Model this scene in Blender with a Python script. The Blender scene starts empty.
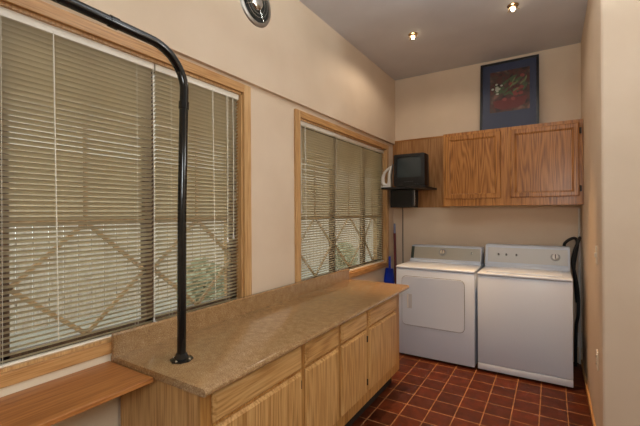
import bpy, bmesh, math, random
from mathutils import Vector, Matrix
random.seed(7)
S = bpy.context.scene
C = S.collection
R = math.radians

# ------------------------------------------------------------------ helpers
class MB:
    """collects shapes (world coordinates) and links them as ONE mesh object"""
    def __init__(self): self.bm = bmesh.new()
    def box(self, x0, x1, y0, y1, z0, z1, bev=0, seg=2):
        b = bmesh.new()
        bmesh.ops.create_cube(b, size=1)
        for v in b.verts:
            v.co = Vector(((x0+x1)/2 + v.co.x*(x1-x0), (y0+y1)/2 + v.co.y*(y1-y0), (z0+z1)/2 + v.co.z*(z1-z0)))
        if bev:
            bmesh.ops.bevel(b, geom=list(b.edges), offset=bev, segments=seg, profile=0.5, affect='EDGES')
        self.join(b); return self
    def join(self, b, M=None):
        if M is not None: b.transform(M)
        me = bpy.data.meshes.new('tmp'); b.to_mesh(me); b.free()
        self.bm.from_mesh(me); bpy.data.meshes.remove(me)
    def tube(self, pts, r, seg=10, cap=True):
        pts = [Vector(p) for p in pts]; rs = r if isinstance(r, (list, tuple)) else [r]*len(pts)
        n = None; rings = []
        for i, p in enumerate(pts):
            t = (pts[min(i+1, len(pts)-1)] - pts[max(i-1, 0)]).normalized()
            if n is None:
                a = Vector((0, 0, 1)) if abs(t.z) < .9 else Vector((1, 0, 0))
                n = t.cross(a).normalized()
            else:
                n = (n - t*n.dot(t)).normalized()
            m = t.cross(n)
            rings.append([self.bm.verts.new(p + (n*math.cos(2*math.pi*k/seg) + m*math.sin(2*math.pi*k/seg))*rs[i]) for k in range(seg)])
        for a, b in zip(rings, rings[1:]):
            for k in range(seg):
                self.bm.faces.new((a[k], a[(k+1) % seg], b[(k+1) % seg], b[k]))
        if cap:
            self.bm.faces.new(rings[0][::-1]); self.bm.faces.new(rings[-1])
        return self
    def lathe(self, prof, center, axis, seg=32):
        """prof: (radius, height along axis)"""
        axis = Vector(axis).normalized(); center = Vector(center)
        a = Vector((0, 0, 1)) if abs(axis.z) < .9 else Vector((1, 0, 0))
        u = axis.cross(a).normalized(); w = axis.cross(u)
        rings = []
        for r, h in prof:
            if r < 1e-6: rings.append([self.bm.verts.new(center + axis*h)])
            else: rings.append([self.bm.verts.new(center + axis*h + (u*math.cos(2*math.pi*k/seg) + w*math.sin(2*math.pi*k/seg))*r) for k in range(seg)])
        for p, q in zip(rings, rings[1:]):
            for k in range(seg):
                k2 = (k+1) % seg
                f = [p[k % len(p)], p[k2 % len(p)], q[k2 % len(q)], q[k % len(q)]]
                g = []
                for v in f:
                    if v not in g: g.append(v)
                if len(g) > 2: self.bm.faces.new(g)
        return self
    def prism(self, poly, d0, d1, plane='XZ', bev=0):
        """poly of 2D points; extruded along the remaining axis from d0 to d1"""
        b = bmesh.new()
        def co(p, d):
            return {'XZ': (p[0], d, p[1]), 'XY': (p[0], p[1], d), 'YZ': (d, p[0], p[1])}[plane]
        A = [b.verts.new(co(p, d0)) for p in poly]; B = [b.verts.new(co(p, d1)) for p in poly]
        n = len(poly)
        b.faces.new(A); b.faces.new(B[::-1])
        for i in range(n): b.faces.new((A[i], B[i], B[(i+1) % n], A[(i+1) % n]))
        bmesh.ops.recalc_face_normals(b, faces=list(b.faces))
        if bev: bmesh.ops.bevel(b, geom=list(b.edges), offset=bev, segments=2, profile=.5, affect='EDGES')
        self.join(b); return self
    def build(self, name, m, parent=None, smooth=False, fix=True, label=None):
        bm = self.bm
        if fix: bmesh.ops.recalc_face_normals(bm, faces=list(bm.faces))
        if parent is not None:
            w = Vector((0, 0, 0)); p = parent
            while p is not None: w += Vector(p.location); p = p.parent
            bmesh.ops.translate(bm, verts=list(bm.verts), vec=-w)
        me = bpy.data.meshes.new(name); bm.to_mesh(me); bm.free()
        if smooth:
            for p in me.polygons: p.use_smooth = True
            try: me.set_sharp_from_angle(angle=R(smooth if smooth > 1 else 40))
            except Exception: pass
        me.materials.append(m)
        o = bpy.data.objects.new(name, me); C.objects.link(o)
        if parent is not None: o.parent = parent
        if label: o['label'] = label
        return o

def tag(o, label, cat, group=None, kind=None):
    o['label'] = label; o['category'] = cat
    if group: o['group'] = group
    if kind: o['kind'] = kind
    return o
def thing(name, label, cat, loc, group=None):
    o = bpy.data.objects.new(name, None); C.objects.link(o); o.location = loc
    return tag(o, label, cat, group)
def struct(o, label=None, cat=None):
    o['kind'] = 'structure'
    if label: o['label'] = label
    if cat: o['category'] = cat
    return o
def arc(c, r, a0, a1, n, fn):
    return [fn(c, r, R(a0 + (a1-a0)*i/n)) for i in range(n+1)]
def rrect(x0, x1, z0, z1, rad, n=5):
    pts = []
    for cx, cz, a in ((x1-rad, z1-rad, 0), (x0+rad, z1-rad, 90), (x0+rad, z0+rad, 180), (x1-rad, z0+rad, 270)):
        for i in range(n+1):
            t = R(a + 90*i/n); pts.append((cx + rad*math.cos(t), cz + rad*math.sin(t)))
    return pts

# ------------------------------------------------------------------ materials
def srgb(r, g, b):
    f = lambda c: (c/255/12.92) if c/255 <= .04045 else ((c/255+.055)/1.055)**2.4
    return (f(r), f(g), f(b), 1)
def mat(name, col, rough=.5, metal=0, **kw):
    m = bpy.data.materials.new(name); m.use_nodes = True
    b = m.node_tree.nodes['Principled BSDF']
    b.inputs['Base Color'].default_value = col if len(col) == 4 else (*col, 1)
    b.inputs['Roughness'].default_value = rough; b.inputs['Metallic'].default_value = metal
    for k, v in kw.items(): b.inputs[k].default_value = v
    return m
def N(m, t, **kw):
    n = m.node_tree.nodes.new(t)
    for k, v in kw.items():
        if k in n.inputs: n.inputs[k].default_value = v
        else: setattr(n, k, v)
    return n
def L(m, a, ao, b, bi): m.node_tree.links.new(a.outputs[ao], b.inputs[bi])
def ramp(m, stops):
    n = N(m, 'ShaderNodeValToRGB'); e = n.color_ramp.elements
    while len(e) < len(stops): e.new(.5)
    for el, (p, c) in zip(e, stops): el.position = p; el.color = c
    return n
def bump(m, src, out, strength, dist=.002):
    bp = N(m, 'ShaderNodeBump', Strength=strength, Distance=dist)
    L(m, src, out, bp, 'Height'); L(m, bp, 'Normal', m.node_tree.nodes['Principled BSDF'], 'Normal')

def paint(name, c1, c2, rough=.75):
    m = mat(name, c1, rough); b = m.node_tree.nodes['Principled BSDF']
    tc = N(m, 'ShaderNodeTexCoord'); nz = N(m, 'ShaderNodeTexNoise', Scale=3.0, Detail=4.0)
    L(m, tc, 'Object', nz, 'Vector')
    rp = ramp(m, [(.35, c1), (.65, c2)]); L(m, nz, 'Fac', rp, 'Fac'); L(m, rp, 'Color', b, 'Base Color')
    n2 = N(m, 'ShaderNodeTexNoise', Scale=160.0, Detail=2.0); L(m, tc, 'Object', n2, 'Vector')
    bump(m, n2, 'Fac', .08)
    return m
def wood(name, light, mid, dark, grain='Z', rough=.4, scale=1.0, fine=1.3, coat=0.0, freq=1.6):
    m = mat(name, mid, rough); b = m.node_tree.nodes['Principled BSDF']
    tc = N(m, 'ShaderNodeTexCoord'); oi = N(m, 'ShaderNodeObjectInfo')
    ad = N(m, 'ShaderNodeVectorMath', operation='ADD'); ml = N(m, 'ShaderNodeMath', operation='MULTIPLY'); ml.inputs[1].default_value = 7.3
    L(m, oi, 'Random', ml, 0); L(m, tc, 'Object', ad, 0); L(m, ml, 'Value', ad, 1)
    st = {'X': (.09, 1, 1), 'Y': (1, .09, 1), 'Z': (1, 1, .09)}[grain]
    mp = N(m, 'ShaderNodeMapping'); mp.inputs['Scale'].default_value = [s*scale for s in st]
    L(m, ad, 'Vector', mp, 'Vector')
    # cathedral figure: contour bands of a stretched noise
    n1 = N(m, 'ShaderNodeTexNoise', Scale=5.0, Detail=2.0, Roughness=.5); L(m, mp, 'Vector', n1, 'Vector')
    m1 = N(m, 'ShaderNodeMath', operation='MULTIPLY'); m1.inputs[1].default_value = 60.0*freq; L(m, n1, 'Fac', m1, 0)
    sn = N(m, 'ShaderNodeMath', operation='SINE'); L(m, m1, 'Value', sn, 0)
    mr = N(m, 'ShaderNodeMapRange'); mr.inputs[1].default_value = -1; mr.inputs[2].default_value = 1; L(m, sn, 'Value', mr, 0)
    # fine pores
    mp2 = N(m, 'ShaderNodeMapping'); mp2.inputs['Scale'].default_value = [(1.0 if s == 1 else .035)*scale for s in st]
    L(m, ad, 'Vector', mp2, 'Vector')
    n2 = N(m, 'ShaderNodeTexNoise', Scale=125.0, Detail=3.0); L(m, mp2, 'Vector', n2, 'Vector')
    mx = N(m, 'ShaderNodeMix'); mx.data_type = 'FLOAT'; mx.inputs[0].default_value = .55*fine
    pr = N(m, 'ShaderNodeMapRange'); pr.inputs[1].default_value = .28; pr.inputs[2].default_value = .72; L(m, n2, 'Fac', pr, 0)
    L(m, mr, 0, mx, 2); L(m, pr, 0, mx, 3)
    n3 = N(m, 'ShaderNodeTexNoise', Scale=2.2, Detail=2.0); L(m, mp, 'Vector', n3, 'Vector')
    mx2 = N(m, 'ShaderNodeMix'); mx2.data_type = 'FLOAT'; mx2.inputs[0].default_value = .3
    L(m, mx, 0, mx2, 2); L(m, n3, 'Fac', mx2, 3)
    rp = ramp(m, [(.25, dark), (.5, mid), (.75, light)]); L(m, mx2, 0, rp, 'Fac'); L(m, rp, 'Color', b, 'Base Color')
    bump(m, n2, 'Fac', .1, .001)
    if coat: b.inputs['Coat Weight'].default_value = coat; b.inputs['Coat Roughness'].default_value = .25
    return m

WALL = paint('beige_wall_paint', srgb(226, 204, 178), srgb(221, 198, 171))
CEIL = paint('ceiling_paint', srgb(210, 207, 208), srgb(204, 201, 202))
WHITEWALL = paint('white_wall_paint', srgb(236, 222, 196), srgb(230, 214, 188))
OAK_C = (srgb(218, 174, 116), srgb(204, 156, 96), srgb(172, 122, 66))
OAKB_V = wood('base_oak_vertical', *OAK_C, 'Z', .38)
OAKB_H = wood('base_oak_horizontal', *OAK_C, 'Y', .38)
OAK_FRAME = wood('base_oak_frame', srgb(202, 154, 92), srgb(186, 136, 74), srgb(156, 104, 50), 'Z', .4)
UP_C = (srgb(202, 142, 76), srgb(182, 120, 58), srgb(138, 86, 36))
OAKU_V = wood('upper_oak_vertical', *UP_C, 'Z', .3, 1.0, 1.1, 0, 2.4)
OAKU_H = wood('upper_oak_horizontal', *UP_C, 'X', .3, .8)
OAK_PANEL = wood('oak_panel', srgb(190, 140, 88), srgb(174, 122, 70), srgb(146, 96, 50), 'Z', .4)
CASE_V = wood('casing_vertical', srgb(214, 172, 120), srgb(202, 158, 104), srgb(178, 130, 80), 'Z', .4, 1.5)
CASE_H = wood('casing_horizontal', srgb(206, 158, 102), srgb(192, 142, 86), srgb(166, 114, 62), 'Y', .4, 1.5)
SHELFWOOD = wood('shelf_wood', srgb(186, 124, 68), srgb(172, 108, 54), srgb(146, 86, 38), 'Y', .35, 1.2)
SCREEN = bpy.data.materials.new('sun_screen'); SCREEN.use_nodes = True
_n = SCREEN.node_tree; _b0 = _n.nodes['Principled BSDF']; _b0.inputs['Base Color'].default_value = srgb(206, 186, 150); _b0.inputs['Roughness'].default_value = .9
_tl = N(SCREEN, 'ShaderNodeBsdfTranslucent'); _tl.inputs['Color'].default_value = srgb(226, 206, 172); _tp = N(SCREEN, 'ShaderNodeBsdfTransparent')
_m1 = N(SCREEN, 'ShaderNodeMixShader'); _m1.inputs[0].default_value = .65; _m2 = N(SCREEN, 'ShaderNodeMixShader'); _m2.inputs[0].default_value = .5
L(SCREEN, _b0, 0, _m1, 1); L(SCREEN, _tl, 0, _m1, 2); L(SCREEN, _m1, 0, _m2, 1); L(SCREEN, _tp, 0, _m2, 2); L(SCREEN, _m2, 0, _n.nodes['Material Output'], 'Surface')
MULL = wood('window_wood', srgb(196, 168, 128), srgb(182, 152, 112), srgb(156, 126, 90), 'Z', .5)
FRAME_WOOD = wood('window_frame_wood', srgb(104, 78, 52), srgb(88, 64, 42), srgb(66, 46, 30), 'Z', .5)
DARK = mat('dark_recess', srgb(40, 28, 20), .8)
BLACK_GLOSS = mat('black_enamel', (.006, .006, .006), .12)
BLACK_PLASTIC = mat('black_plastic', (.012, .012, .013), .38)
BLACK_RUBBER = mat('black_rubber', (.015, .014, .014), .5)
CHROME = mat('chrome', (.75, .74, .7), .15, 1)
STEEL = mat('brushed_steel', (.42, .39, .35), .42, 1)
WHITE_ENAMEL = mat('white_enamel', srgb(212, 220, 232), .28)
WHITE_PLASTIC = mat('white_plastic', srgb(228, 224, 218), .4)
CONSOLE_GREY = mat('console_grey', srgb(178, 172, 158), .35, .3)
GASKET = mat('grey_seam', srgb(120, 118, 118), .6)
GREY_PLASTIC = mat('grey_plastic', srgb(160, 158, 154), .4)
IVORY = mat('ivory_plastic', srgb(238, 226, 204), .4)
SLAT = mat('blind_slat', srgb(214, 204, 180), .45)
RAIL = mat('blind_rail', srgb(240, 232, 216), .4)
CORD = mat('blind_cord', srgb(232, 226, 208), .6)
BLUE_PLASTIC = mat('blue_plastic', srgb(20, 62, 190), .4)
MAROON = mat('maroon_handle', srgb(104, 30, 34), .35)
GREYBLUE = mat('grey_blue_grip', srgb(130, 136, 170), .4)
BRISTLE = mat('bristle', srgb(40, 60, 120), .8)
MATBLUE = paint('blue_mat_board', srgb(64, 66, 102), srgb(56, 60, 94), .6)
FRAME_BLACK = mat('black_frame', (.012, .012, .014), .3)

# translucent share of the slats
def slat_translucent():
    m = SLAT; nt = m.node_tree; b = nt.nodes['Principled BSDF']; out = nt.nodes['Material Output']
    tr = N(m, 'ShaderNodeBsdfTranslucent'); tr.inputs['Color'].default_value = srgb(232, 222, 200)
    mx = N(m, 'ShaderNodeMixShader'); mx.inputs[0].default_value = .5
    L(m, b, 0, mx, 1); L(m, tr, 0, mx, 2); L(m, mx, 0, out, 'Surface')
slat_translucent()

# glass: clear sheet with a fresnel reflection
GLASS = bpy.data.materials.new('window_glass'); GLASS.use_nodes = True
_nt = GLASS.node_tree; _nt.nodes.remove(_nt.nodes['Principled BSDF'])
_t = N(GLASS, 'ShaderNodeBsdfTransparent'); _t.inputs['Color'].default_value = (.92, .95, .93, 1)
_g = N(GLASS, 'ShaderNodeBsdfGlossy'); _g.inputs['Roughness'].default_value = .02
_f = N(GLASS, 'ShaderNodeFresnel', IOR=1.45); _m = N(GLASS, 'ShaderNodeMixShader')
_ge = N(GLASS, 'ShaderNodeNewGeometry'); _iv = N(GLASS, 'ShaderNodeMath', operation='SUBTRACT'); _iv.inputs[0].default_value = 1; _mu = N(GLASS, 'ShaderNodeMath', operation='MULTIPLY')
L(GLASS, _ge, 'Backfacing', _iv, 1); L(GLASS, _f, 0, _mu, 0); L(GLASS, _iv, 0, _mu, 1); L(GLASS, _mu, 0, _m, 0)
L(GLASS, _t, 0, _m, 1); L(GLASS, _g, 0, _m, 2); L(GLASS, _m, 0, _nt.nodes['Material Output'], 'Surface')

MATTE_GLASS = GLASS.copy(); MATTE_GLASS.name = 'matte_picture_glass'
for _q in MATTE_GLASS.node_tree.nodes:
    if _q.type == 'BSDF_GLOSSY': _q.inputs['Roughness'].default_value = .45
# counter laminate
COUNTER = mat('granite_laminate', srgb(170, 138, 100), .2, **{'Coat Weight': .7, 'Coat Roughness': .04, 'Coat IOR': 1.6})
def _counter():
    m = COUNTER; b = m.node_tree.nodes['Principled BSDF']; tc = N(m, 'ShaderNodeTexCoord')
    n1 = N(m, 'ShaderNodeTexNoise', Scale=190.0, Detail=3.0, Roughness=.7); L(m, tc, 'Object', n1, 'Vector')
    n2 = N(m, 'ShaderNodeTexNoise', Scale=28.0, Detail=4.0); L(m, tc, 'Object', n2, 'Vector')
    mx = N(m, 'ShaderNodeMix'); mx.data_type = 'FLOAT'; mx.inputs[0].default_value = .22
    L(m, n1, 'Fac', mx, 2); L(m, n2, 'Fac', mx, 3)
    rp = ramp(m, [(.28, srgb(104, 74, 46)), (.44, srgb(148, 113, 74)), (.56, srgb(172, 136, 94)), (.72, srgb(214, 188, 148))])
    L(m, mx, 0, rp, 'Fac'); L(m, rp, 'Color', b, 'Base Color')
_counter()

# terracotta floor
TILE = mat('terracotta_tile', srgb(120, 55, 35), .33, **{'Specular IOR Level': .25})
def _tile():
    m = TILE; b = m.node_tree.nodes['Principled BSDF']; tc = N(m, 'ShaderNodeTexCoord')
    mp = N(m, 'ShaderNodeMapping'); P = .1735
    mp.inputs['Location'].default_value = (.083 + P*40, -3.622 + P*40, 0)
    L(m, tc, 'Object', mp, 'Vector')
    br = N(m, 'ShaderNodeTexBrick', offset=0.0, squash=1.0)
    br.inputs['Scale'].default_value = 1.0; br.inputs['Mortar Size'].default_value = .0042; br.inputs['Mortar Smooth'].default_value = .25
    br.inputs['Brick Width'].default_value = P; br.inputs['Row Height'].default_value = P; br.inputs['Bias'].default_value = 0
    br.inputs['Color1'].default_value = srgb(100, 44, 19); br.inputs['Color2'].default_value = srgb(72, 32, 15); br.inputs['Mortar'].default_value = srgb(158, 112, 74)
    L(m, mp, 'Vector', br, 'Vector')
    nz = N(m, 'ShaderNodeTexNoise', Scale=14.0, Detail=5.0); L(m, tc, 'Object', nz, 'Vector')
    rp = ramp(m, [(.3, (.62, .62, .62, 1)), (.7, (1.2, 1.15, 1.1, 1))]); L(m, nz, 'Fac', rp, 'Fac')
    mx = N(m, 'ShaderNodeMix'); mx.data_type = 'RGBA'; mx.blend_type = 'MULTIPLY'; mx.inputs[0].default_value = 1
    L(m, br, 'Color', mx, 6); L(m, rp, 'Color', mx, 7); L(m, mx, 2, b, 'Base Color')
    rr = N(m, 'ShaderNodeMapRange'); rr.inputs[3].default_value = .42; rr.inputs[4].default_value = .8; L(m, br, 'Fac', rr, 0); L(m, rr, 0, b, 'Roughness')
    iv = N(m, 'ShaderNodeMath', operation='SUBTRACT'); iv.inputs[0].default_value = 1; L(m, br, 'Fac', iv, 1)
    bump(m, iv, 'Value', .5, .003)
_tile()

# ------------------------------------------------------------------ the room
XL, XU, YB, ZC, XR, YE = -1.67, -1.64, 4.38, 3.105, .243, 2.68
LEDGE = 2.312
struct(MB().box(-1.85, 3.2, -2.6, 4.55, -.12, 0).build('floor', TILE), 'terracotta tile floor with pale grout', 'floor')
struct(MB().box(-1.85, 3.2, -2.6, 4.55, ZC, ZC+.12).build('ceiling', CEIL), 'flat grey-beige painted ceiling', 'ceiling')
W1 = (-.10, 1.735, .905, 2.235)      # openings: y0 y1 z0 z1
W2 = (2.355, 4.125, .885, 2.215)
b = MB()
x0 = -1.83
b.box(x0, XU, -2.6, YB+.1, LEDGE, ZC)
b.box(x0, XL, -2.6, YB+.1, 0, W2[2])
b.box(x0, XL, -2.6, W2[0], W2[2], W1[2])
b.box(x0, XL, W2[1], YB+.1, W2[2], LEDGE)
b.box(x0, XL, W1[1], W2[0], W1[2], LEDGE)
b.box(x0, XL, -2.6, W1[0], W1[2], LEDGE)
b.box(x0, XL, W1[0], W1[1], W1[3], LEDGE)
b.box(x0, XL, W2[0], W2[1], W2[3], LEDGE)
struct(b.build('wall_left', WALL), 'beige wall on the left holding both windows', 'wall')
struct(MB().box(XL-.16, XR+.3, YB, YB+.17, 0, ZC).build('wall_back', WALL), 'beige wall behind the washer and dryer', 'wall')
b = MB()
pl = [(XR, 4.5), (XR, YE+.018)] + [(XR+.018-.018*math.cos(R(a)), YE+.018-.018*math.sin(R(a))) for a in (22, 45, 68, 90)] + [(3.2, YE), (3.2, 4.5)]
b.prism(pl, 0, ZC, 'XY')
struct(b.build('wall_right', WALL, smooth=30), 'beige wall corner at the right edge of the room', 'wall')
struct(MB().box(3.1, 3.2, -2.6, YE, 0, ZC).build('wall_side', WALL), 'beige wall far to the right', 'wall')
struct(MB().box(-1.85, 3.2, -2.7, -2.6, 0, ZC).build('wall_front', WALL), 'beige wall facing the laundry end', 'wall')
struct(MB().box(XR-.014, XR, YE+.02, YB, 0, .04, .004).build('baseboard_right', CASE_H), 'low oak strip along the foot of the right wall', 'baseboard')
struct(MB().box(XL, XL+.006, -.65, .93, 0, .854, .001).build('trim_1', WHITEWALL), 'white wall board under the left window', 'trim')

# ------------------------------------------------------------------ windows
def window(idx, W, panes, label):
    y0, y1, z0, z1 = W
    root = bpy.data.objects.new('window_%d' % idx, None); C.objects.link(root)
    root.location = (XL, (y0+y1)/2, z0); struct(root, label, 'window')
    # casing
    ot = z1 + .054; bt = z0 - .050; ca = .062
    b = MB()
    b.box(XL, XL+.02, y1, y1+ca, bt, ot, .003); b.box(XL, XL+.02, y0-ca, y0, bt, ot, .003)
    b.build('side_casing', CASE_V, root)
    MB().box(XL, XL+.0195, y0, y1, z1, ot, .003).build('head_casing', CASE_H, root)
    MB().box(XL, XL+.0195, y0, y1, bt, z0, .003).build('sill_casing', CASE_H, root)
    # jamb liner
    b = MB(); t = .012; xa, xb = -1.825, XL+.002
    b.box(xa, xb, y0, y0+t, z0, z1); b.box(xa, xb, y1-t, y1, z0, z1); b.box(xa, xb, y0, y1, z1-t, z1); b.box(xa, xb, y0, y1, z0, z0+t)
    b.build('jamb', CASE_V, root)
    # frame with mullions
    b = MB(); fx0, fx1 = -1.755, -1.716; fw = .03
    b.box(fx0, fx1, y0+t, y1-t, z0+t, z0+t+fw); b.box(fx0, fx1, y0+t, y1-t, z1-t-fw, z1-t)
    for yy in [y0+t+fw/2] + [(p+q)/2 for (_, p), (q, _) in zip(panes, panes[1:])] + [y1-t-fw/2]:
        b.box(fx0-.003, fx1, yy-.024, yy+.024, z0+t, z1-t)
    b.build('frame', FRAME_WOOD, root)
    for p, q in panes:
        MB().box(-1.738, -1.734, p, q, z0+t, z1-t).build('pane', GLASS, root)
        MB().box(-1.7475, -1.7465, p, q, 1.435, z1-t).build('solar_screen', SCREEN, root, label='tan woven sun screen over the upper half')
        g = MB(); zm = 1.435; ym = (p+q)/2
        g.box(-1.733, -1.722, p, q, zm-.012, zm+.012); g.box(-1.733, -1.724, ym-.007, ym+.007, zm, z1-t)
        zb = z0+t+fw; zc = (zm+zb)/2
        c = [(ym, zm), (q, zc), (ym, zb), (p, zc)]
        for i in range(4):
            a, d = c[i], c[(i+1) % 4]
            v = Vector((d[0]-a[0], d[1]-a[1])); n = Vector((-v.y, v.x)).normalized()*.009
            g.prism([(a[0]+n.x, a[1]+n.y), (d[0]+n.x, d[1]+n.y), (d[0]-n.x, d[1]-n.y), (a[0]-n.x, a[1]-n.y)], -1.733, -1.723, 'YZ')
        g.build('muntin', MULL, root, label='diamond muntin bars under a crossbar')
    return root
window(1, W1, [(-.03, .505), (.553, 1.099), (1.147, 1.700)], 'wide oak-cased window beside the black pole')
window(2, W2, [(2.395, 2.955), (3.003, 3.605), (3.653, 4.095)], 'oak-cased three-pane window near the laundry corner')

# ------------------------------------------------------------------ blinds
def blind(y0, y1, z0, z1, label, wand_y, cord_ys, cord_bottoms, seg_len, group):
    xc = -1.698
    root = thing('venetian_blind', label, 'blind', (xc, (y0+y1)/2, z0), group)
    MB().box(xc-.014, xc+.014, y0, y1, z1-.04, z1-.002, .002).build('headrail', RAIL, root)
    MB().box(xc-.012, xc+.012, y0+.003, y1-.003, z0, z0+.018, .004).build('bottom_rail', RAIL, root)
    b = MB(); bm = b.bm; th = R(35); w = .0125; pitch = .0208
    n = int((z1-.05-z0-.024)/pitch)
    for i in range(n+1):
        zc = z0+.027+i*pitch
        jit = R(random.uniform(-2.0, 2.0)); a = th+jit
        prof = []
        for s in (-1, -.5, 0, .5, 1):
            u = s*w; h = .0022*(1-s*s)
            prof.append((xc + u*math.cos(a) - h*math.sin(a), zc + u*math.sin(a) + h*math.cos(a)))
        sag = random.uniform(-.0012, .0012)
        top = [[bm.verts.new((x, y, z+dz)) for x, z in prof] for y, dz in ((y0+.004, sag), (y1-.004, -sag))]
        bot = [[bm.verts.new((x, y, z+dz-.0006)) for x, z in prof] for y, dz in ((y0+.004, sag), (y1-.004, -sag))]
        for k in range(4):
            bm.faces.new((top[0][k], top[1][k], top[1][k+1], top[0][k+1]))
            bm.faces.new((bot[0][k+1], bot[1][k+1], bot[1][k], bot[0][k]))
        bm.faces.new((top[0][0], bot[0][0], bot[1][0], top[1][0])); bm.faces.new((top[0][4], top[1][4], bot[1][4], bot[0][4]))
    b.build('slats', SLAT, root, smooth=50, fix=False)
    # ladder strings
    ln = y1-y0; m = max(2, int(ln/.5)+1)
    b = MB()
    for i in range(m):
        yy = y0+.09+(ln-.18)*i/(m-1)
        for dx in (-.0125, .0125): b.tube([(xc+dx, yy, z0+.01), (xc+dx, yy, z1-.03)], .0009, 5)
    b.build('ladder_string', CORD, root)
    if wand_y is not None:
        MB().tube([(xc+.022, wand_y, z1-.035), (xc+.024, wand_y+.012, z0+.06)], .0024, 8).build('tilt_wand', CORD, root, smooth=True)
    for cy, zb in zip(cord_ys, cord_bottoms):
        o = MB().tube([(xc+.018, cy, z1-.035), (xc+.020, cy+.002, (z1+zb)/2), (xc+.020, cy-.002, zb)], .0023, 6).build('lift_cord', CORD, root)
        MB().lathe([(0, .03), (.004, .028), (.007, .004), (.005, 0), (0, 0)], (xc+.020, cy-.002, zb-.028), (0, 0, 1), 12).build('tassel', WHITE_PLASTIC, o, smooth=True)
    return root
BG = 'beige slatted blinds over the windows'
z1a = W1[3]-.004
blind(-.085, 1.130, .9065, z1a, 'wide lowered beige slatted blind on the left, left of the black pole', .685, [1.121], [.95], .5, BG)
blind(1.138, 1.720, .9065, z1a, 'narrow lowered beige slatted blind partly behind the black pole', 1.50, [1.615, 1.665], [1.32, 1.34], .5, BG)
blind(2.37, 4.11, .892, W2[3]-.004, 'lowered beige slatted blind on the window near the television', 2.455, [2.40], [1.5], .5, BG)

# ------------------------------------------------------------------ base cabinet and worktop
cab = thing('base_cabinet', 'long light-oak base cabinet with four doors and four drawers', 'cabinet', (-1.38, 2.0, 0))
XF = -1.118
def cbody():
    b = MB()
    q = [(-1.655, 0), (-1.19, 0), (-1.19, .128), (XF-.018, .128), (XF-.018, .8115), (-1.655, .8115)]
    b.prism(q, .935, .952, 'XZ')                                # end panel near
    b.prism(q, 3.035, 3.052, 'XZ')                              # end panel far
    b.box(-1.655, -1.64, .95, 3.04, 0, .8115); b.box(-1.655, XF-.02, .95, 3.04, .13, .15)
    return b
cbody().build('carcass', OAKB_V, cab)
b = MB()
stiles = [(.933, .995), (1.560, 1.632), (1.948, 2.022), (2.354, 2.422), (2.935, 3.054)]
for a, d in stiles: b.box(XF-.018, XF, a, d, .125, .8115, .001)
for a, d in zip(stiles, stiles[1:]):
    for z0_, z1_ in ((.772, .8115), (.635, .672), (.125, .215)): b.box(XF-.018, XF-.0002, a[1], d[0], z0_, z1_)
b.build('face_frame', OAK_FRAME, cab)
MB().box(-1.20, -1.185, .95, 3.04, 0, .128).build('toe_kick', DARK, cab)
fronts = [(.985, 1.574), (1.616, 1.965), (2.007, 2.368), (2.408, 2.952)]
def front(y0, y1, z0, z1, name, m):
    # slab front with a chamfered finger edge all round
    b = MB(); x0, x1 = XF+.0005, XF+.020; c = .013
    v = [b.bm.verts.new(p) for p in ((x0, y0, z0), (x0, y1, z0), (x0, y1, z1), (x0, y0, z1),
        (x0+.007, y0, z0), (x0+.007, y1, z0), (x0+.007, y1, z1), (x0+.007, y0, z1),
        (x1, y0+c, z0+c), (x1, y1-c, z0+c), (x1, y1-c, z1-c), (x1, y0+c, z1-c))]
    f = b.bm.faces.new
    f(v[0:4][::-1]); f(v[8:12])
    for a in (0, 4):
        for i in range(4):
            j = (i+1) % 4; f((v[a+i], v[a+j], v[a+4+j], v[a+4+i]))
    return b.build(name, m, cab)
for y0, y1 in fronts:
    front(y0, y1, .660, .776, 'drawer', OAKB_H)
    front(y0, y1, .205, .644, 'door', OAKB_V)
BRONZE = mat('dark_bronze', (.05, .03, .016), .4, .5)
for yh in (1.580, 2.398):                                       # dark knuckles of the hinges
    for zz in (.575, .27): MB().box(XF, XF+.010, yh-.0045, yh+.0045, zz-.022, zz+.022, .002).build('hinge', BRONZE, cab)

top = thing('worktop', 'brown speckled laminate worktop with upstand under both windows', 'worktop', (-1.36, 2.0, .8))
b = MB()
ZT = .842
pf = [(XL+.001, .812), (-1.058, .812), (-1.048, .817), (-1.046, .826), (-1.049, .836), (-1.058, ZT), (XL+.001, ZT)]
b.prism([(p[0], p[1]) for p in pf], .897, 3.118, 'XZ')
b.build('slab', COUNTER, top, smooth=50)
b = MB()
b.prism([(XL+.0205, ZT), (XL+.041, ZT), (XL+.041, .936), (XL+.036, .944), (XL+.0205, .944)], .893, 3.112, 'XZ')
b.build('upstand', COUNTER, top)

# left shelf
sh = thing('wall_shelf', 'long brown wood shelf board under the left window, beside the worktop end', 'shelf', (-1.5, .2, .80))
pl = [(XL+.0065, .891), (-1.342, .891), (-1.342, -.62), (XL+.0065, -.62)]
MB().prism(pl, .803, .821, 'XY', .002).build('board', SHELFWOOD, sh)
MB().tube([(XL+.012, .62, .56), (-1.50, .62, .8025)], .004, 6).build('brace', BLACK_PLASTIC, sh, label='thin black brace')

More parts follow.
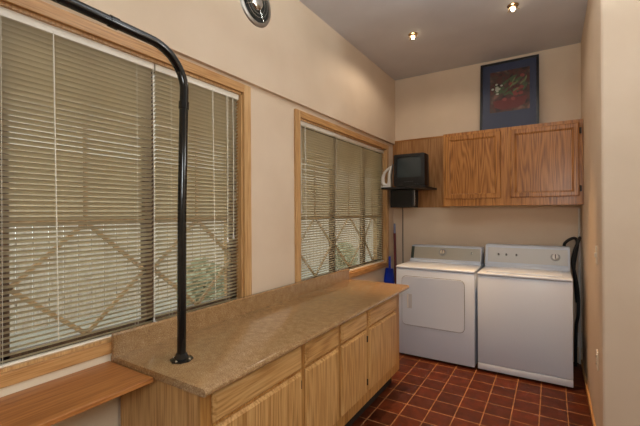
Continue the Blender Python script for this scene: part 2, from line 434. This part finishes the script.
# ------------------------------------------------------------------ black pole
pole = thing('bent_pole', 'glossy black bent metal pole standing on the worktop', 'pole', (-1.355, 1.03, ZT))
XP = -1.352; rp_ = .0185
pts = [(XP, 1.03, ZT+.006), (XP, 1.036, 1.5), (XP, 1.048, 1.93)]
cc = (.887, 1.945); rr_ = .165
pts += [(XP, cc[0]+rr_*math.cos(R(a)), cc[1]+.055+rr_*math.sin(R(a))) for a in range(5, 91, 6)]
pts += [(XP, .70, 2.170), (XP, .3, 2.18), (XP, -1.2, 2.19), (XP, -2.598, 2.19)]
MB().tube(pts, rp_, 20).build('tube', BLACK_GLOSS, pole, smooth=60)
for p, q in (((XP, 1.0475, 1.925), (XP, 1.049, 1.955)), ((XP, .76, 2.168), (XP, .73, 2.1695))): MB().tube([p, q], rp_+.003, 20).build('collar', BLACK_GLOSS, pole, smooth=40)
b = MB(); b.lathe([(0, .0), (.048, 0), (.048, .006), (.030, .010), (.022, .03), (.0, .03)], (XP, 1.03, ZT), (0, 0, 1), 8)
b.build('base_flange', BLACK_GLOSS, pole, smooth=30)
for a in (20, 110, 200, 290):
    x, y = XP+.038*math.cos(R(a)), 1.03+.038*math.sin(R(a))
    MB().lathe([(0, .006), (.0045, .005), (.006, 0)], (x, y, ZT+.006), (0, 0, 1), 10).build('screw', CHROME, pole)

# ------------------------------------------------------------------ upper cabinet, oak panel
up = thing('wall_cabinet', 'medium oak two-door wall cabinet above the washer and dryer', 'cabinet', (-.37, 4.2, 1.535))
UX0, UX1, UY, UZ0, UZ1 = -.985, XR-.002, 4.068, 1.535, 2.305
b = MB()
b.box(UX0, UX1, UY+.018, YB-.001, UZ0, UZ0+.015); b.box(UX0, UX1, UY+.018, YB-.001, UZ1-.015, UZ1)
b.box(UX0, UX0+.016, UY+.018, YB-.001, UZ0, UZ1); b.box(UX1-.016, UX1, UY+.018, YB-.001, UZ0, UZ1); b.box(UX0, UX1, YB-.012, YB-.001, UZ0, UZ1)
b.build('carcass', OAKU_V, up)
b = MB()
for a, d in ((UX0, UX0+.05), (-.455, -.318), (UX1-.055, UX1)): b.box(a, d, UY, UY+.018, UZ0, UZ1, .001)
for z0_, z1_ in ((UZ0, UZ0+.09), (UZ1-.05, UZ1)):
    b.box(UX0+.05, -.455, UY+.0003, UY+.018, z0_, z1_); b.box(-.318, UX1-.055, UY+.0003, UY+.018, z0_, z1_)
b.build('face_frame', OAKU_V, up)
def panel_door(x0, x1, z0, z1):
    d = bpy.data.objects.new('door', None)
    b = MB(); y1 = UY-.0005; y0 = y1-.019; s = .055
    # stiles, rails with an ogee inner step, and the panel, one mesh of stepped rings
    rings = [(0, y1), (0, y0+.006), (.008, y0), (s-.014, y0), (s-.010, y0+.004), (s-.004, y0+.006), (s, y0+.013), (s+.006, y0+.013)]
    vs = [[b.bm.verts.new((x, y, z)) for x, z in ((x0+i, z0+i), (x1-i, z0+i), (x1-i, z1-i), (x0+i, z1-i))] for i, y in rings]
    for p, q in zip(vs, vs[1:]):
        for i in range(4):
            j = (i+1) % 4; b.bm.faces.new((p[i], p[j], q[j], q[i]))
    b.bm.faces.new(vs[-1]); b.bm.faces.new(vs[0][::-1])
    bpy.data.objects.remove(d)
    return b.build('door', OAKU_V, up)
panel_door(-.962, -.428, 1.610, 2.272)
panel_door(-.346, .210, 1.610, 2.272)
for zz in (2.20, 1.68): MB().tube([(.2155, UY-.012, zz-.028), (.2155, UY-.012, zz+.028)], .005, 8).box(.2105, .228, UY-.012, UY, zz-.026, zz+.026).build('hinge', BRONZE, up)

bp = thing('oak_wall_panel', 'plain oak panel on the back wall behind the television', 'panel', (-1.33, YB, 1.53))
MB().box(XL+.001, UX0-.0005, YB-.016, YB-.0005, 1.528, 2.335).build('board', OAK_PANEL, bp)
MB().box(XL+.001, UX0-.0005, YB-.024, YB-.0005, 2.335, 2.352, .003).build('cap_strip', OAKU_H, bp)

# ------------------------------------------------------------------ television, shelf, iron
ts = thing('television_shelf', 'black corner shelf on a dark mount holding the television', 'shelf', (-1.31, 4.1, 1.54))
MB().box(-1.622, -1.13, 3.885, 4.363, 1.732, 1.752, .003).build('shelf_board', BLACK_PLASTIC, ts)
MB().box(-1.615, -1.350, 4.14, 4.363, 1.530, 1.7315, .004).build('mount', BLACK_PLASTIC, ts)
b = MB()
for i in range(5): b.tube([(-1.340, 4.20, 1.57+i*.03), (-1.332, 4.20, 1.575+i*.03)], .004, 8)
b.box(-1.3499, -1.338, 4.19, 4.21, 1.55, 1.7315, .002)
b.build('side_bracket', STEEL, ts, label='thin metal bracket with small pegs')
tv = thing('television', 'small black tube television on the corner shelf', 'television', (-1.33, 4.05, 1.752))
TX0, TX1, TZ0, TZ1, TY = -1.493, -1.150, 1.760, 2.112, 3.93
b = MB(); b.box(TX0, TX1, TY+.03, 4.11, TZ0, TZ1, .012, 3)
# tapered tube housing
b.bm.verts.ensure_lookup_table()
q0 = [(TX0+.012, TZ0+.01), (TX1-.012, TZ0+.01), (TX1-.012, TZ1-.012), (TX0+.012, TZ1-.012)]
q1 = [(TX0+.07, TZ0+.02), (TX1-.07, TZ0+.02), (TX1-.07, TZ1-.10), (TX0+.07, TZ1-.10)]
va = [b.bm.verts.new((x, 4.10, z)) for x, z in q0]; vb = [b.bm.verts.new((x, 4.30, z)) for x, z in q1]
for i in range(4): b.bm.faces.new((va[i], va[(i+1) % 4], vb[(i+1) % 4], vb[i]))
b.bm.faces.new(vb)
b.build('housing', BLACK_PLASTIC, tv, smooth=40)
b = MB()                                                        # bezel ring around the screen
SX0, SX1, SZ0, SZ1 = TX0+.035, TX1-.035, TZ0+.095, TZ1-.032
oR = rrect(TX0, TX1, TZ0, TZ1, .018); iR = rrect(SX0, SX1, SZ0, SZ1, .022)
ring = lambda pts, y: [b.bm.verts.new((x, y, z)) for x, z in pts]
r0, r1, r2, r3 = ring(oR, TY+.031), ring(oR, TY+.004), ring(iR, TY), ring(iR, TY+.016)
for p, q in ((r0, r1), (r1, r2), (r2, r3)):
    for i in range(len(p)):
        j = (i+1) % len(p); b.bm.faces.new((p[i], p[j], q[j], q[i]))
b.build('bezel', BLACK_PLASTIC, tv, smooth=30)
b = MB(); n = 10; g = {}                                       # bulged screen
for i in range(n+1):
    for j in range(n+1):
        u, v = i/n*2-1, j/n*2-1
        g[i, j] = b.bm.verts.new(((SX0+SX1)/2+u*(SX1-SX0)/2*1.0, TY+.016-.012*(1-u*u)*(1-v*v), (SZ0+SZ1)/2+v*(SZ1-SZ0)/2))
for i in range(n):
    for j in range(n): b.bm.faces.new((g[i, j], g[i+1, j], g[i+1, j+1], g[i, j+1]))
b.build('screen', mat('tube_glass', srgb(62, 70, 72), .15), tv, smooth=80)
b = MB()
b.box((TX0+TX1)/2-.05, (TX0+TX1)/2+.05, TY-.004, TY+.002, TZ0+.045, TZ0+.052, .001)
b.build('cassette_slot', mat('slot_grey', srgb(70, 70, 72), .4), tv)
for dx in (-.10, -.075, .075, .10):
    MB().box((TX0+TX1)/2+dx-.007, (TX0+TX1)/2+dx+.007, TY-.004, TY+.003, TZ0+.018, TZ0+.026, .002).build('button', mat('button_grey', srgb(60, 60, 62), .4), tv)

iron = thing('clothes_iron', 'white clothes iron standing on its heel left of the television', 'iron', (-1.58, 3.93, 1.752))
def ir(u, v): return (-1.632+(u-40)*.0021, 1.752+(258-v)*.00212)
b = MB(); b.prism([ir(72, 258), ir(97, 258), ir(94, 200), ir(104, 140), ir(92, 158), ir(80, 185), ir(78, 225)], 3.893, 3.925, 'XZ', .006)
b.build('body', WHITE_PLASTIC, iron, smooth=40)
b = MB(); pts = [ir(76, 246), ir(58, 244), ir(49, 232), ir(50, 205), ir(60, 178), ir(78, 162), ir(96, 150)]
b.tube([(x, 3.909, z) for x, z in pts], [.017, .021, .021, .019, .016, .015, .012], 10)
b.build('handle', WHITE_PLASTIC, iron, smooth=60)
b = MB(); b.prism([ir(97, 258), ir(100.5, 258), ir(98, 200), ir(107, 138), ir(104, 140), ir(94.5, 200)], 3.890, 3.927, 'XZ')
b.build('soleplate', STEEL, iron)
MB().box(ir(40, 0)[0], ir(100, 0)[0], 3.892, 3.926, 1.752, 1.766, .004).build('heel', WHITE_PLASTIC, iron)

tcord = MB().tube([(-1.545, 4.355, 1.54), (-1.545, 4.368, 1.50), (-1.547, 4.370, 1.1), (-1.545, 4.372, .35)], .005, 8).build('power_cord', mat('grey_cord', srgb(78, 68, 58), .5), smooth=60)
tag(tcord, 'thin grey power cord hanging down the back wall below the television', 'cord')

# ------------------------------------------------------------------ framed picture
pic = thing('framed_picture', 'black framed flower still life leaning on top of wall cabinet', 'picture', (-.378, 4.262, UZ1))
pic.rotation_euler.x = R(-6.2)
PW, PH = .274, .765
def pb(name, fn, m, **k):
    b = MB(); fn(b)
    o = b.build(name, m, None, **k); o.parent = pic; return o
def frame_fn(b):
    t = .024
    b.box(-PW, PW, 0, .022, 0, t, .003); b.box(-PW, PW, 0, .022, PH-t, PH, .003)
    b.box(-PW, -PW+t, 0, .022, t, PH-t, .003); b.box(PW-t, PW, 0, .022, t, PH-t, .003)
pb('frame', frame_fn, FRAME_BLACK)
pb('mat_board', lambda b: b.box(-PW+.01, PW-.01, .010, .018, .01, PH-.01), MATBLUE)
PX0, PX1, PZ0, PZ1 = -.178, .192, .215, .660
def artm():
    m = mat('print_ground', srgb(70, 30, 34), .6); b = m.node_tree.nodes['Principled BSDF']; tc = N(m, 'ShaderNodeTexCoord')
    nz = N(m, 'ShaderNodeTexNoise', Scale=11.0, Detail=5.0); L(m, tc, 'Object', nz, 'Vector')
    rp = ramp(m, [(.36, srgb(48, 26, 30)), (.47, srgb(104, 48, 46)), (.55, srgb(72, 54, 50)), (.66, srgb(146, 98, 88))]); L(m, nz, 'Fac', rp, 'Fac'); L(m, rp, 'Color', b, 'Base Color'); return m
art = pb('print', lambda b: b.box(PX0, PX1, .0085, .0098, PZ0, PZ1), artm())
def relief(name, fn, m):
    b = MB(); fn(b); o = b.build(name, m, None); o.parent = art; return o
def blob(b, cx, cz, rx, rz, y=.008, n=10, jag=.15, rot=0):
    pts = []
    for k in range(n):
        a = 2*math.pi*k/n; s = 1+random.uniform(-jag, jag)
        x, z = rx*s*math.cos(a), rz*s*math.sin(a)
        pts.append((cx+x*math.cos(rot)-z*math.sin(rot), cz+x*math.sin(rot)+z*math.cos(rot)))
    b.prism(pts, y, .0086, 'XZ')
relief('bowl_motif', lambda b: (b.prism([(-.15, .34), (.17, .36), (.15, .28), (.08, .24), (-.06, .235), (-.13, .27)], .0079, .0086, 'XZ')), mat('print_red', srgb(122, 36, 38), .6))
def leaves(b):
    for i in range(16): blob(b, random.uniform(-.10, .16), random.uniform(.40, .58), .045, .012, .0077, 8, .1, random.uniform(0, 3.1))
relief('leaf_motif', leaves, mat('print_green', srgb(84, 100, 68), .6))
def lleaves(b):
    for i in range(6): blob(b, random.uniform(.03, .16), random.uniform(.43, .55), .035, .008, .0074, 8, .1, random.uniform(.4, 1.4))
relief('pale_leaf_motif', lleaves, mat('print_pale_green', srgb(132, 136, 92), .6))
ROSE = mat('print_rose', srgb(160, 66, 66), .6)
for i in range(9): relief('red_flower_motif', lambda b: blob(b, random.uniform(-.12, .15), random.uniform(.34, .58), .022, .02, .0075), ROSE)
def whites(b):
    for i in range(14):
        a = random.uniform(0, 6.28); r = random.uniform(.0, .055)
        blob(b, -.10+r*math.cos(a), .47+r*math.sin(a), .014, .011, .0072, 7)
relief('white_flower_motif', whites, mat('print_white', srgb(214, 208, 196), .6))
pb('glazing', lambda b: b.box(-PW+.022, PW-.022, .004, .006, .022, PH-.022), MATTE_GLASS)

# ------------------------------------------------------------------ dryer and washer
def feet(root, x0, x1, y0, y1):
    for x in (x0+.05, x1-.05):
        for y in (y0+.06, y1-.06):
            MB().lathe([(0, 0), (.02, 0), (.02, .008), (.011, .01), (.011, .024), (0, .024)], (x, y, 0), (0, 0, 1), 12).build('foot', BLACK_PLASTIC, root)
AY0, AY1 = 3.675, 4.33
# dryer
DX0, DX1 = -1.375, -.615
dr = thing('clothes_dryer', 'white front-loading dryer with grey console left of the washer', 'dryer', ((DX0+DX1)/2, 4.0, 0))
MB().box(DX0, DX1, AY0, AY1, .022, .895, .007).build('cabinet', WHITE_ENAMEL, dr, smooth=40)
MB().box(DX0-.003, DX1+.003, AY0-.004, AY1, .8955, .922, .010, 3).build('top_panel', WHITE_ENAMEL, dr, smooth=40)
b = MB(); b.prism(rrect(-1.314, -.700, .325, .826, .05, 6), AY0-.004, AY0+.0005, 'XZ'); b.build('door_seam', GASKET, dr)
dd = MB().prism(rrect(-1.310, -.704, .329, .822, .047, 6), AY0-.011, AY0-.0035, 'XZ', .002).build('door', WHITE_ENAMEL, dr)
b = MB(); b.box(-1.256, -1.205, AY0-.0135, AY0-.0105, .50, .645, .001); b.build('handle_recess', mat('pale_recess', srgb(192, 192, 196), .4), dd)
MB().box(-1.252, -1.240, AY0-.022, AY0-.0137, .505, .64, .002).build('handle_lip', WHITE_PLASTIC, dd)
# console
cz0, cz1, cy = .922, 1.098, 4.115
sl = [(cy-.035, cz0+.0005), (cy-.030, .945), (cy, .950), (cy+.045, 1.085), (cy+.060, cz1), (4.31, cz1), (4.31, cz0+.0005)]
MB().prism(sl, DX0+.01, DX1-.008, 'YZ', .003).build('console', WHITE_ENAMEL, dr, smooth=30)
def on_slope(t, off): # point on the sloping console face
    a = Vector((cy, .950)); d = Vector((cy+.045, 1.085)); v = (d-a).normalized(); n = Vector((-v.y, v.x))
    p = a+(d-a)*t+n*off; return p
nrm = Vector((0, -(1.085-.950), .045)).normalized()
p0, p1 = on_slope(.06, 0.0005), on_slope(.98, .0005); q0_, q1_ = on_slope(.06, .004), on_slope(.98, .004)
MB().prism([tuple(p0), tuple(p1), tuple(q1_), tuple(q0_)], DX0+.045, DX1-.014, 'YZ').build('control_panel', CONSOLE_GREY, dr)
p0, p1 = on_slope(.04, 0.0005), on_slope(1.0, .0005); q0_, q1_ = on_slope(.04, .0045), on_slope(1.0, .0045)
MB().prism([tuple(p0), tuple(p1), tuple(q1_), tuple(q0_)], DX0+.012, DX0+.0445, 'YZ').build('end_cap', mat('dark_green_grey', srgb(52, 64, 58), .4), dr)
def knob(root, x, t, r, h, m, ring=None, name='knob', cfun=on_slope):
    p = cfun(t, .004); c = (x, p[0], p[1])
    if ring is not None:
        MB().lathe([(0, .002), (r*1.5, .0018), (r*1.55, 0), (0, 0)], c, nrm, 28).build('dial_plate', ring, root, smooth=40)
    k = MB().lathe([(r, .002), (r*.96, h*.8), (r*.8, h), (0, h)], c, nrm, 28).build(name, m, root, smooth=40)
    b = MB(); w = Vector((0, .045, .135)).normalized(); cc_ = Vector(c)+nrm*(h+.0015)
    b.tube([cc_-w*r*.8, cc_+w*r*.8], .0035, 8); b.build('pointer', BLACK_PLASTIC, k)
knob(dr, -1.015, .60, .028, .022, CHROME, GREY_PLASTIC)
knob(dr, -.715, .60, .014, .018, CHROME, CONSOLE_GREY)
feet(dr, DX0, DX1, AY0, AY1)
# washer
WX0, WX1 = -.588, .143
wa = thing('washing_machine', 'white top-loading washing machine right of the dryer', 'washing machine', ((WX0+WX1)/2, 4.0, 0))
MB().box(WX0, WX1, AY0, AY1, .085, .888, .007).build('cabinet', WHITE_ENAMEL, wa, smooth=40)
MB().box(WX0, WX1, AY0+.001, AY1, .022, .0825, .005).build('toe_panel', WHITE_ENAMEL, wa, smooth=40)
MB().box(WX0-.002, WX1+.002, AY0-.006, AY1, .8885, .916, .011, 3).build('top_deck', WHITE_ENAMEL, wa, smooth=40)
MB().box(WX0+.07, WX1-.07, AY0+.035, 4.05, .9163, .928, .005).build('lid', WHITE_ENAMEL, wa, smooth=40)
cyw = 4.115
slw = [(cyw-.02, .9165), (cyw-.015, .935), (cyw, .945), (cyw+.045, 1.12), (cyw+.060, 1.136), (4.31, 1.136), (4.31, .9165)]
MB().prism(slw, WX0+.004, WX1-.002, 'YZ', .003).build('console', WHITE_ENAMEL, wa, smooth=30)
def on_slope_w(t, off):
    a = Vector((cyw, .945)); d = Vector((cyw+.045, 1.12)); v = (d-a).normalized(); n = Vector((-v.y, v.x))
    return a+(d-a)*t+n*off
p0, p1 = on_slope_w(.12, 0.0005), on_slope_w(.94, .0005); q0_, q1_ = on_slope_w(.12, .004), on_slope_w(.94, .004)
MB().prism([tuple(p0), tuple(p1), tuple(q1_), tuple(q0_)], WX0+.03, WX1-.02, 'YZ').build('control_panel', mat('pale_grey_panel', srgb(206, 205, 202), .35), wa)
knob(wa, .025, .55, .026, .024, WHITE_PLASTIC, GREY_PLASTIC, cfun=on_slope_w)
for x in (-.46, -.39, -.30): knob(wa, x, .55, .011, .012, GREY_PLASTIC, None, 'selector', on_slope_w)
feet(wa, WX0, WX1, AY0, AY1)
# hoses and drain
def hose(label, pts, r):
    # smooth the path with Catmull-Rom
    P = [Vector(p) for p in pts]; out = []
    for i in range(len(P)-1):
        p0 = P[max(i-1, 0)]; p1 = P[i]; p2 = P[i+1]; p3 = P[min(i+2, len(P)-1)]
        for k in range(8):
            t = k/8
            out.append(.5*((2*p1)+(p2-p0)*t+(2*p0-5*p1+4*p2-p3)*t*t+(3*p1-p0-3*p2+p3)*t**3))
    out.append(P[-1])
    o = MB().tube(out, r, 12).build('washer_hose', BLACK_RUBBER, smooth=70)
    return tag(o, label, 'hose', 'black washer hoses')
hose('black hose arching from behind the washer console to the wall, upper of two', [(.13, 4.345, .95), (.10, 4.348, 1.12), (.12, 4.33, 1.18), (.18, 4.32, 1.215), (.205, 4.30, 1.17), (.19, 4.29, 1.05), (.175, 4.29, .93), (.185, 4.30, .80), (.20, 4.31, .6)], .0135)
hose('black hose looping down the gap beside the washer to the floor', [(.225, 4.325, 1.22), (.215, 4.27, 1.20), (.180, 4.25, 1.10), (.165, 4.25, .98), (.185, 4.25, .86), (.205, 4.25, .70), (.205, 4.25, .5), (.19, 4.26, .38), (.185, 4.27, .15), (.185, 4.27, .0)], .0135)
dp = thing('drain_pipe', 'white drain standpipe in the corner behind the washer', 'pipe', (.222, 4.358, 0))
MB().tube([(.222, 4.358, 0), (.222, 4.358, 1.50)], .009, 16).build('pipe', WHITE_PLASTIC, dp, smooth=60)
MB().lathe([(.013, .16), (.019, .16), (.019, .30), (.013, .30)], (.222, 4.358, 0), (0, 0, 1), 16).build('coupling', WHITE_PLASTIC, dp, smooth=40)

# ------------------------------------------------------------------ broom and dustpan in the gap
br = thing('broom', 'maroon handled broom leaning in the corner left of the dryer', 'broom', (-1.60, 4.2, 0))
MB().tube([(-1.545, 4.16, .12), (-1.595, 4.24, .9), (-1.615, 4.275, 1.22)], .015, 10).build('handle', MAROON, br, smooth=60)
MB().tube([(-1.615, 4.275, 1.22), (-1.622, 4.29, 1.335)], [.014, .012], 10).build('grip', GREYBLUE, br, smooth=60)
MB().prism([(-1.60, 0), (-1.46, 0), (-1.49, .12), (-1.58, .12)], 4.13, 4.19, 'XZ').build('bristles', BRISTLE, br)
dpn = thing('dustpan', 'bright blue dustpan hung on the wall beside the dryer', 'dustpan', (-1.61, 4.06, .66))
def pan(b):
    _p = b.prism
    def pr(q, a, c, pl): return _p([((x+1.606)*1.2-1.606, (z-.85)*1.15+.82) for x, z in q], a, c, pl)
    class _B: prism = staticmethod(pr)
    b = _B
    b.prism([(-1.664, .70), (-1.556, .68), (-1.572, .85), (-1.640, .855)], 4.09, 4.094, 'XZ')
    b.prism([(-1.664, .70), (-1.660, .70), (-1.636, .855), (-1.640, .855)], 4.06, 4.094, 'XZ')
    b.prism([(-1.560, .68), (-1.556, .68), (-1.572, .85), (-1.576, .85)], 4.06, 4.094, 'XZ')
    b.prism([(-1.640, .85), (-1.572, .846), (-1.572, .85), (-1.640, .855)], 4.06, 4.094, 'XZ')
pan_b = MB(); pan(pan_b); pan_b.build('pan', BLUE_PLASTIC, dpn)
MB().tube([(-1.606, 4.085, .82), (-1.606, 4.085, .96)], [.014, .012], 10).build('handle', BLUE_PLASTIC, dpn, smooth=60)
MB().tube([(-1.606, 4.085, .935), (XL+.021, 4.085, .94)], .003, 8).build('hook', STEEL, dpn)

# ------------------------------------------------------------------ exhaust fan on the left wall
fan = thing('wall_exhaust_fan', 'round chrome exhaust fan high on the left wall', 'fan', (XU, 1.825, 2.86))
fc = (XU, 1.832, 2.852)
MB().lathe([(.126, .0), (.126, .008), (.130, .014), (.143, .012), (.152, .006), (.155, 0)], fc, (1, 0, 0), 48).build('rim', STEEL, fan, smooth=50)
MB().lathe([(0, .002), (.128, .002)], fc, (1, 0, 0), 40).build('housing', mat('dark_housing', (.02, .02, .018), .5), fan)
for k in range(6):
    a = R(60*k+15)
    b = MB(); u = Vector((0, math.cos(a), math.sin(a))); w = Vector((0, -math.sin(a), math.cos(a))); ctr = Vector(fc)
    vs = [ctr+u*.04-w*.012+Vector((.004, 0, 0)), ctr+u*.108-w*.030+Vector((.004, 0, 0)), ctr+u*.108+w*.026+Vector((.012, 0, 0)), ctr+u*.04+w*.012+Vector((.012, 0, 0))]
    f1 = [b.bm.verts.new(v) for v in vs]; f2 = [b.bm.verts.new(v+Vector((.0015, 0, 0))) for v in vs]
    b.bm.faces.new(f1[::-1]); b.bm.faces.new(f2)
    for i in range(4): b.bm.faces.new((f1[i], f1[(i+1) % 4], f2[(i+1) % 4], f2[i]))
    b.build('blade', mat('blade_grey', srgb(60, 62, 54), .4, .5), fan)
b = MB()
for rr in (.075, .098):
    ring_ = [(XU+.017, fc[1]+rr*math.cos(2*math.pi*k/40), fc[2]+rr*math.sin(2*math.pi*k/40)) for k in range(41)]
    b.tube(ring_, .0018, 6, cap=False)
for k in range(4):
    a = R(90*k+30); b.tube([(XU+.017, fc[1]+.04*math.cos(a), fc[2]+.04*math.sin(a)), (XU+.017, fc[1]+.122*math.cos(a), fc[2]+.122*math.sin(a))], .0025, 6)
b.build('guard', CHROME, fan, smooth=60)
MB().lathe([(.055, .004), (.055, .016), (.045, .026), (.02, .032), (0, .033)], fc, (1, 0, 0), 32).build('hub', CHROME, fan, smooth=50)

# ------------------------------------------------------------------ switch and outlet
sw = thing('light_switch', 'ivory light switch plate on the right wall', 'switch', (XR, 2.95, 1.19))
MB().box(XR-.006, XR, 2.915, 2.987, 1.133, 1.250, .003).build('plate', IVORY, sw)
MB().box(XR-.014, XR-.0055, 2.945, 2.957, 1.178, 1.205, .002).build('toggle', IVORY, sw)
ou = thing('wall_outlet', 'ivory double outlet low on the right wall', 'outlet', (XR, 2.92, .53))
MB().box(XR-.006, XR, 2.885, 2.957, .470, .587, .003).build('plate', IVORY, ou)
for z in (.552, .505):
    s = MB().prism(rrect(2.908, 2.934, z-.014, z+.014, .009), XR-.009, XR-.0055, 'YZ').build('socket', IVORY, ou)
    b = MB(); b.box(XR-.0097, XR-.0088, 2.914, 2.9165, z-.006, z+.006); b.box(XR-.0097, XR-.0088, 2.9255, 2.928, z-.006, z+.006)
    b.build('slot', DARK, s)

# ------------------------------------------------------------------ ceiling downlights
BULB = bpy.data.materials.new('halogen_glow'); BULB.use_nodes = True
_b = BULB.node_tree.nodes['Principled BSDF']; _b.inputs['Emission Color'].default_value = (1, .78, .5, 1); _b.inputs['Emission Strength'].default_value = 14
BRASS = mat('pale_brass', (.75, .6, .38), .2, 1)
for (x, y, lab) in ((-1.071, 3.328, 'small brass ceiling spotlight above the dryer'), (-.254, 3.291, 'small brass ceiling spotlight above the washer')):
    t = thing('ceiling_spotlight', lab, 'spotlight', (x, y, ZC), 'brass ceiling spotlights')
    MB().lathe([(.0, 0), (.040, 0), (.042, -.006), (.022, -.010), (.020, -.020), (0, -.020)], (x, y, ZC), (0, 0, 1), 24).build('ceiling_plate', BRASS, t, smooth=40)
    b = MB()
    for k in range(5):
        a = R(72*k+10); b.tube([(x+.018*math.cos(a), y+.018*math.sin(a), ZC-.016), (x+.045*math.cos(a), y+.045*math.sin(a), ZC-.040)], [.004, .0025], 6)
    b.build('prong', BRASS, t)
    MB().lathe([(0, -.018), (.012, -.020), (.016, -.034), (.010, -.046), (0, -.048)], (x, y, ZC), (0, 0, 1), 16).build('bulb', BULB, t, smooth=60)
    ld = bpy.data.lights.new('halogen', 'SPOT'); ld.energy = 140; ld.color = (1, .60, .28); ld.spot_size = R(46); ld.spot_blend = .8; ld.shadow_soft_size = .03
    lo = bpy.data.objects.new('halogen_light', ld); C.objects.link(lo); lo.location = (x, y, ZC-.06)
    ld = bpy.data.lights.new('wall_fill', 'SPOT'); ld.energy = 9 if x < -.6 else 1.5; ld.spot_size = R(168); ld.spot_blend = .35; ld.color = (1, .88, .74); ld.shadow_soft_size = .03  # added wide fill to brighten the back wall, beyond the bulb's own beam
    lo = bpy.data.objects.new('wall_fill_light', ld); C.objects.link(lo); lo.location = (x, y, ZC-.085)

# ------------------------------------------------------------------ outdoors
PATIO = paint('patio_concrete', srgb(176, 172, 160), srgb(160, 156, 146))
struct(MB().box(-30, -1.86, -18, 26, -.5, -.35).build('ground_outside', PATIO), 'pale patio ground outside the windows', 'ground')
fence = thing('garden_fence', 'reddish wooden garden fence seen through the blinds', 'fence', (-7, 3, -.35))
FEN = wood('fence_wood', srgb(204, 192, 178), srgb(192, 180, 166), srgb(168, 150, 136), 'Z', .8)
b = MB()
for i in range(150):
    y = -8+i*.22; b.box(-7.0, -6.975, y, y+.20, -.35, 2.5+random.uniform(-.02, .02))
b.build('boards', FEN, fence)
b = MB(); b.box(-7.05, -7.0, -8, 25, 1.0, 1.09); b.box(-7.05, -7.0, -8, 25, 0, .09); b.build('rail', FEN, fence)
LEAF = mat('shrub_leaf', srgb(166, 170, 144), .6)
BARK = mat('bark', srgb(86, 66, 50), .9)
def shrub(x, y, r, h, label):
    t = thing('garden_shrub', label, 'shrub', (x, y, -.35), 'shrubs outside the windows')
    MB().tube([(x, y, -.35), (x+.04, y, -.35+h*.6)], [.05, .02], 8).build('stem', BARK, t)
    b = MB()
    for i in range(700):
        d = Vector((random.gauss(0, 1), random.gauss(0, 1), random.gauss(0, 1))).normalized()*random.uniform(.55, 1)
        c = Vector((x+d.x*r, y+d.y*r, -.35+h*.55+d.z*h*.5)); s = random.uniform(.05, .10)
        u = Vector((random.uniform(-1, 1), random.uniform(-1, 1), random.uniform(-1, 1))).normalized(); w = u.orthogonal().normalized()
        vs = [b.bm.verts.new(c+u*s), b.bm.verts.new(c+w*s*.5), b.bm.verts.new(c-u*s), b.bm.verts.new(c-w*s*.5)]
        b.bm.faces.new(vs)
    b.build('foliage', LEAF, t, fix=False)
shrub(-5.4, 1.3, .4, 1.15, 'green shrub outside, seen through blind left of the black pole')
shrub(-5.2, 4.4, .4, 1.0, 'green shrub outside, seen through blind right of the black pole')
shrub(-5.2, 9.6, .4, .9, 'green shrub outside, seen through the blind nearest the television')

# ------------------------------------------------------------------ light
w = bpy.data.worlds.new('sky'); S.world = w; w.use_nodes = True
bg = w.node_tree.nodes['Background']
bg.inputs['Color'].default_value = (.98, .98, .96, 1); bg.inputs['Strength'].default_value = 1.5

def area(name, loc, rot, size, energy, col):
    d = bpy.data.lights.new(name, 'AREA'); d.shape = 'RECTANGLE'; d.size, d.size_y = size; d.energy = energy; d.color = col
    o = bpy.data.objects.new(name, d); C.objects.link(o); o.location = loc; o.rotation_euler = rot; return o
def point(name, loc, r, energy, col):
    d = bpy.data.lights.new(name, 'POINT'); d.shadow_soft_size = r; d.energy = energy; d.color = col
    o = bpy.data.objects.new(name, d); C.objects.link(o); o.location = loc; return o
COOL = (.90, .98, 1.0)
point('front_fill', (.3, -.5, 1.9), .22, 50, COOL)  # added fill light behind the camera, no fixture in the room
point('side_fill', (2.0, 2.38, 2.2), .15, 46, COOL)  # unseen fill added at the right to lift the cabinet fronts
area('ceiling_bounce_fill', (.0, 1.55, 2.6), (R(180), 0, 0), (.5, .5), 34, COOL)  # added upward fill above the view, bounced off the ceiling

# ------------------------------------------------------------------ camera
cd = bpy.data.cameras.new('camera'); cam = bpy.data.objects.new('camera', cd); C.objects.link(cam)
f = 370.0; cd.sensor_width = 36; cd.sensor_fit = 'HORIZONTAL'; cd.lens = f/640*36
yaw = math.atan(232/f)
cam.matrix_world = Matrix.Translation((0, 0, 1.47)) @ Matrix.Rotation(yaw, 4, 'Z') @ Matrix.Rotation(R(90), 4, 'X') @ Matrix.Rotation(R(-.3), 4, 'Z')
cd.clip_start = .02
S.camera = cam
S.view_settings.view_transform = 'Standard'; S.view_settings.look = 'None'; S.view_settings.gamma = 1; S.view_settings.use_curve_mapping = False
S.view_settings.exposure = 0.13
